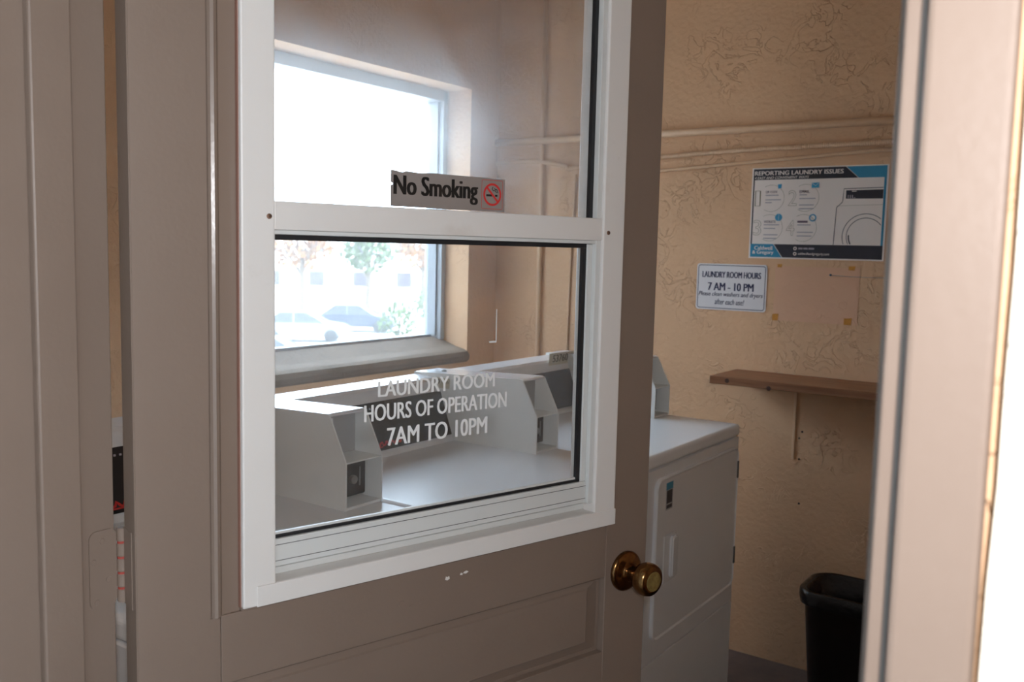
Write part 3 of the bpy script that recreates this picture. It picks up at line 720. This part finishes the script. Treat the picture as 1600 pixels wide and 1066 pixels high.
# ---- shelf
sh = thing('wall_shelf', 'reddish brown wooden board shelf with a knot, fixed to the tan wall', 'shelf', (-1.222, YB, 1.012))
obj('board', bx(0, .95, -.238, -.0005, 0, .026, bev=.002), WOOD, sh)
obj('wood_knot', lathe(bmesh.new(), [(0, .0075), (.0006, .006)], (.062, -.238, .014), (0, -1, 0), 12), WOOD_D, sh)
obj('wood_knot', lathe(bmesh.new(), [(0, .0080), (.0006, .006)], (.205, -.238, .003), (0, -1, 0), 12), WOOD_D, sh)
for x in (.215, .72):
    b_ = obj('bracket', bx(x, x + .010, -.0045, -.0005, -.27, 0, bev=.001), PIPE, sh)
    obj('bracket_arm', bx(x, x + .010, -.15, -.0048, -.004, 0, bev=.001), PIPE, b_)
for x, z in ((-.983, .818), (-.974, .842), (-.980, .745), (-.972, .589)):
    o = obj('screw_hole', lathe(bmesh.new(), [(-.001, .004), (.0006, .0036)], (0, 0, 0), (0, -1, 0), 10), INK, wall_back, (x, YB, z))

# ---- waste bin with liner
bn = thing('waste_bin', 'black plastic waste bin by the tan wall under the shelf', 'waste bin', (-.665, 2.905, 0))
def loft(bm, rings, close_bottom=True):
    R_ = [[bm.verts.new((x, y, z)) for x, y in rr] for rr, z in rings]
    n = len(R_[0])
    for a, b in zip(R_, R_[1:]):
        for k in range(n): bm.faces.new((a[k], a[(k + 1) % n], b[(k + 1) % n], b[k]))
    if close_bottom: bm.faces.new(R_[0][::-1])
    return bm
def rr_(hx, hy, r): return rrect(-hx, hx, -hy, hy, r, 6)
bm = loft(bmesh.new(), [(rr_(.150, .085, .05), .0), (rr_(.152, .087, .05), .01), (rr_(.182, .108, .065), .392), (rr_(.188, .114, .068), .398), (rr_(.188, .114, .068), .412), (rr_(.178, .104, .062), .412), (rr_(.150, .083, .05), .02)])
obj('bin_body', bm, PLASTIC, bn, smooth=True)
def wob(rr, a, ph): return [(x * (1 + a * math.sin(9 * math.atan2(y, x) + ph)), y * (1 + a * math.sin(9 * math.atan2(y, x) + ph))) for x, y in rr]
LZ = .30
bm = loft(bmesh.new(), [(wob(rr_(.1920, .1180, .07), .010, .3), .070 + LZ), (wob(rr_(.1950, .1210, .07), .012, .8), .092 + LZ), (wob(rr_(.1940, .1200, .07), .006, 1.5), .112 + LZ), (wob(rr_(.184, .110, .066), .004, 0), .1165 + LZ), (wob(rr_(.172, .098, .06), .01, 1), .105 + LZ), (wob(rr_(.156, .086, .055), .02, 2), .02 + LZ), (wob(rr_(.140, .075, .05), .02, 3), -.20 + LZ)], False)
o = obj('bin_bag', bm, LINER, bn, smooth=True); o['label'] = 'shiny black bag folded over the rim'

# ================================================================== outside
walk = tag(obj('walkway', bx(-13, 13, -2.2, YE, -.25, -.02), WALKM), 'concrete walkway outside the laundry room door', 'walkway', kind='structure')
tag(obj('added_shade_roof', bx(-13, 13, -2.2, YE - .06, 2.62, 2.75), GREYBLK), 'unseen roof added over the walkway to shade the door', 'added roof', kind='structure')  # added out of view to cut the daylight entering the doorway
tag(obj('added_shade_wall', bx(-13, 13, -2.35, -2.2, -.25, 2.75), GREYBLK), 'unseen grey wall added across the walkway to keep daylight off the door', 'wall', kind='structure')  # unseen blocker, added to hold outdoor light off the door
grd = tag(obj('street_ground', bx(-160, 60, -60, 160, -3.4, -3.2), ASPH), 'pale sunlit paving of the street below the window', 'street', kind='structure')

def car(name, label, loc, rotz, paint):
    t = thing(name, label, 'car', loc, rotz)
    bm = bmesh.new()
    prism(bm, [(-2.2, .30), (-2.25, .62), (-2.1, .86), (-1.2, .95), (1.0, .95), (1.95, .84), (2.22, .66), (2.22, .30)], 1, -.88, .88)
    bmesh.ops.bevel(bm, geom=list(bm.edges), offset=.07, segments=2, affect='EDGES')
    obj('body', bm, paint, t)
    bm = bmesh.new()
    lo = [(-1.75, -.80), (1.10, -.80), (1.10, .80), (-1.75, .80)]; hi = [(-1.05, -.62), (.25, -.62), (.25, .62), (-1.05, .62)]
    L = [bm.verts.new((x, y, .93)) for x, y in lo]; Hh = [bm.verts.new((x, y, 1.42)) for x, y in hi]
    for k in range(4): bm.faces.new((L[k], L[(k + 1) % 4], Hh[(k + 1) % 4], Hh[k]))
    bm.faces.new(Hh); bm.faces.new(L[::-1])
    obj('windows', bm, CAR_G, t)
    obj('roof', bx(-1.08, .28, -.64, .64, 1.40, 1.46, bev=.025), paint, t)
    for s in (-1, 1):
        for (xa, xb) in ((1.10, .25), (-1.75, -1.05)):
            obj('pillar', tube(bmesh.new(), [(xa, s * .80, .93), (xb, s * .63, 1.42)], .04, 6), paint, t)
        obj('pillar', tube(bmesh.new(), [(-.35, s * .81, .93), (-.40, s * .64, 1.42)], .04, 6), paint, t)
        for x in (-1.4, 1.4):
            obj('wheel', lathe(bmesh.new(), [(-.1, .27), (-.08, .32), (.08, .32), (.1, .27)], (x, s * .80, .32), (0, 1, 0), 20), TYRE, t)
    return t
car('parked_car', 'blue grey parked car whose roof shows just above the window sill', (-25, 21.2, -3.2), math.radians(40), CAR_B)
car('parked_car', 'silver parked car farther along the bright street', (-34, 30.8, -3.2), math.radians(40), CAR_W)
car('parked_car', 'blue grey car parked beyond the green bush', (-36, 36.5, -3.2), math.radians(30), CAR_B)
# pale building across the street
bd = thing('street_building', 'pale building across the sunlit street beyond the window', 'building', (-62, 58, -3.2), math.radians(42))
obj('wall', bx(-22, 26, 0, 8, 0, 6.4), BLDG, bd)
obj('parapet', bx(-22.3, 26.3, -.3, 8.3, 6.4, 6.8), BLDG, bd)
for k in range(12):
    for z in (.9, 3.9):
        f_ = obj('window', bx(-20.5 + k * 3.9, -18.9 + k * 3.9, -.10, .02, z, z + 1.6), BLDG, bd)
        obj('pane', bx(-20.35 + k * 3.9, -19.05 + k * 3.9, -.13, -.101, z + .15, z + 1.45), BLDG_W, f_)
def foliage(bm, c, r, n, size, flat_=1.0):
    for _ in range(n):
        d = Vector((random.gauss(0, 1), random.gauss(0, 1), random.gauss(0, 1))).normalized() * (r * random.uniform(.45, 1.0))
        d.z *= flat_
        p = Vector(c) + d
        a = Vector((random.uniform(-1, 1), random.uniform(-1, 1), random.uniform(-1, 1))).normalized(); b = a.cross(Vector((.3, .5, .8))).normalized()
        s = size * random.uniform(.6, 1.3)
        bm.faces.new([bm.verts.new(p + a * s), bm.verts.new(p + b * s * .5), bm.verts.new(p - a * s), bm.verts.new(p - b * s * .5)])
    return bm
def tree(label, loc, h, r, m):
    t = thing('street_tree', label, 'tree', loc)
    obj('trunk', tube(bmesh.new(), [(0, 0, 0), (.1, .05, h * .4), (0, .1, h * .75)], lambda i: .22 - .06 * i, 8), BARK, t)
    for a in (0, 2.1, 4.2):
        obj('branch', tube(bmesh.new(), [(.05, .05, h * .45), (math.cos(a) * r * .5, math.sin(a) * r * .5, h * .75)], lambda i: .10 - .05 * i, 6), BARK, t)
    o = obj('foliage', foliage(bmesh.new(), (0, 0, h * .80), r, 700, .28, .8), m, t); o['kind'] = 'stuff'
tree('orange leaved street tree in front of the pale building', (-45, 40.5, -3.2), 6.0, 2.2, LEAF_O)
tree('green street tree with slim trunk before the pale building', (-43, 44.5, -3.2), 5.6, 2.0, LEAF)
tree('yellowing street tree farthest along the street', (-46, 53.5, -3.2), 6.2, 2.4, LEAF_O)
def bush(label, loc, r):
    t = thing('street_bush', label, 'bush', loc)
    obj('stem', tube(bmesh.new(), [(0, 0, 0), (.05, 0, r)], .05, 6), BARK, t)
    o = obj('foliage', foliage(bmesh.new(), (0, 0, r * .9), r, 500, .16), LEAF, t); o['kind'] = 'stuff'
bush('round green bush at the kerb beside a parked car', (-30.5, 33.8, -3.2), 1.1)
bush('green bush near the yellowing street tree', (-38, 45.0, -3.2), 1.3)
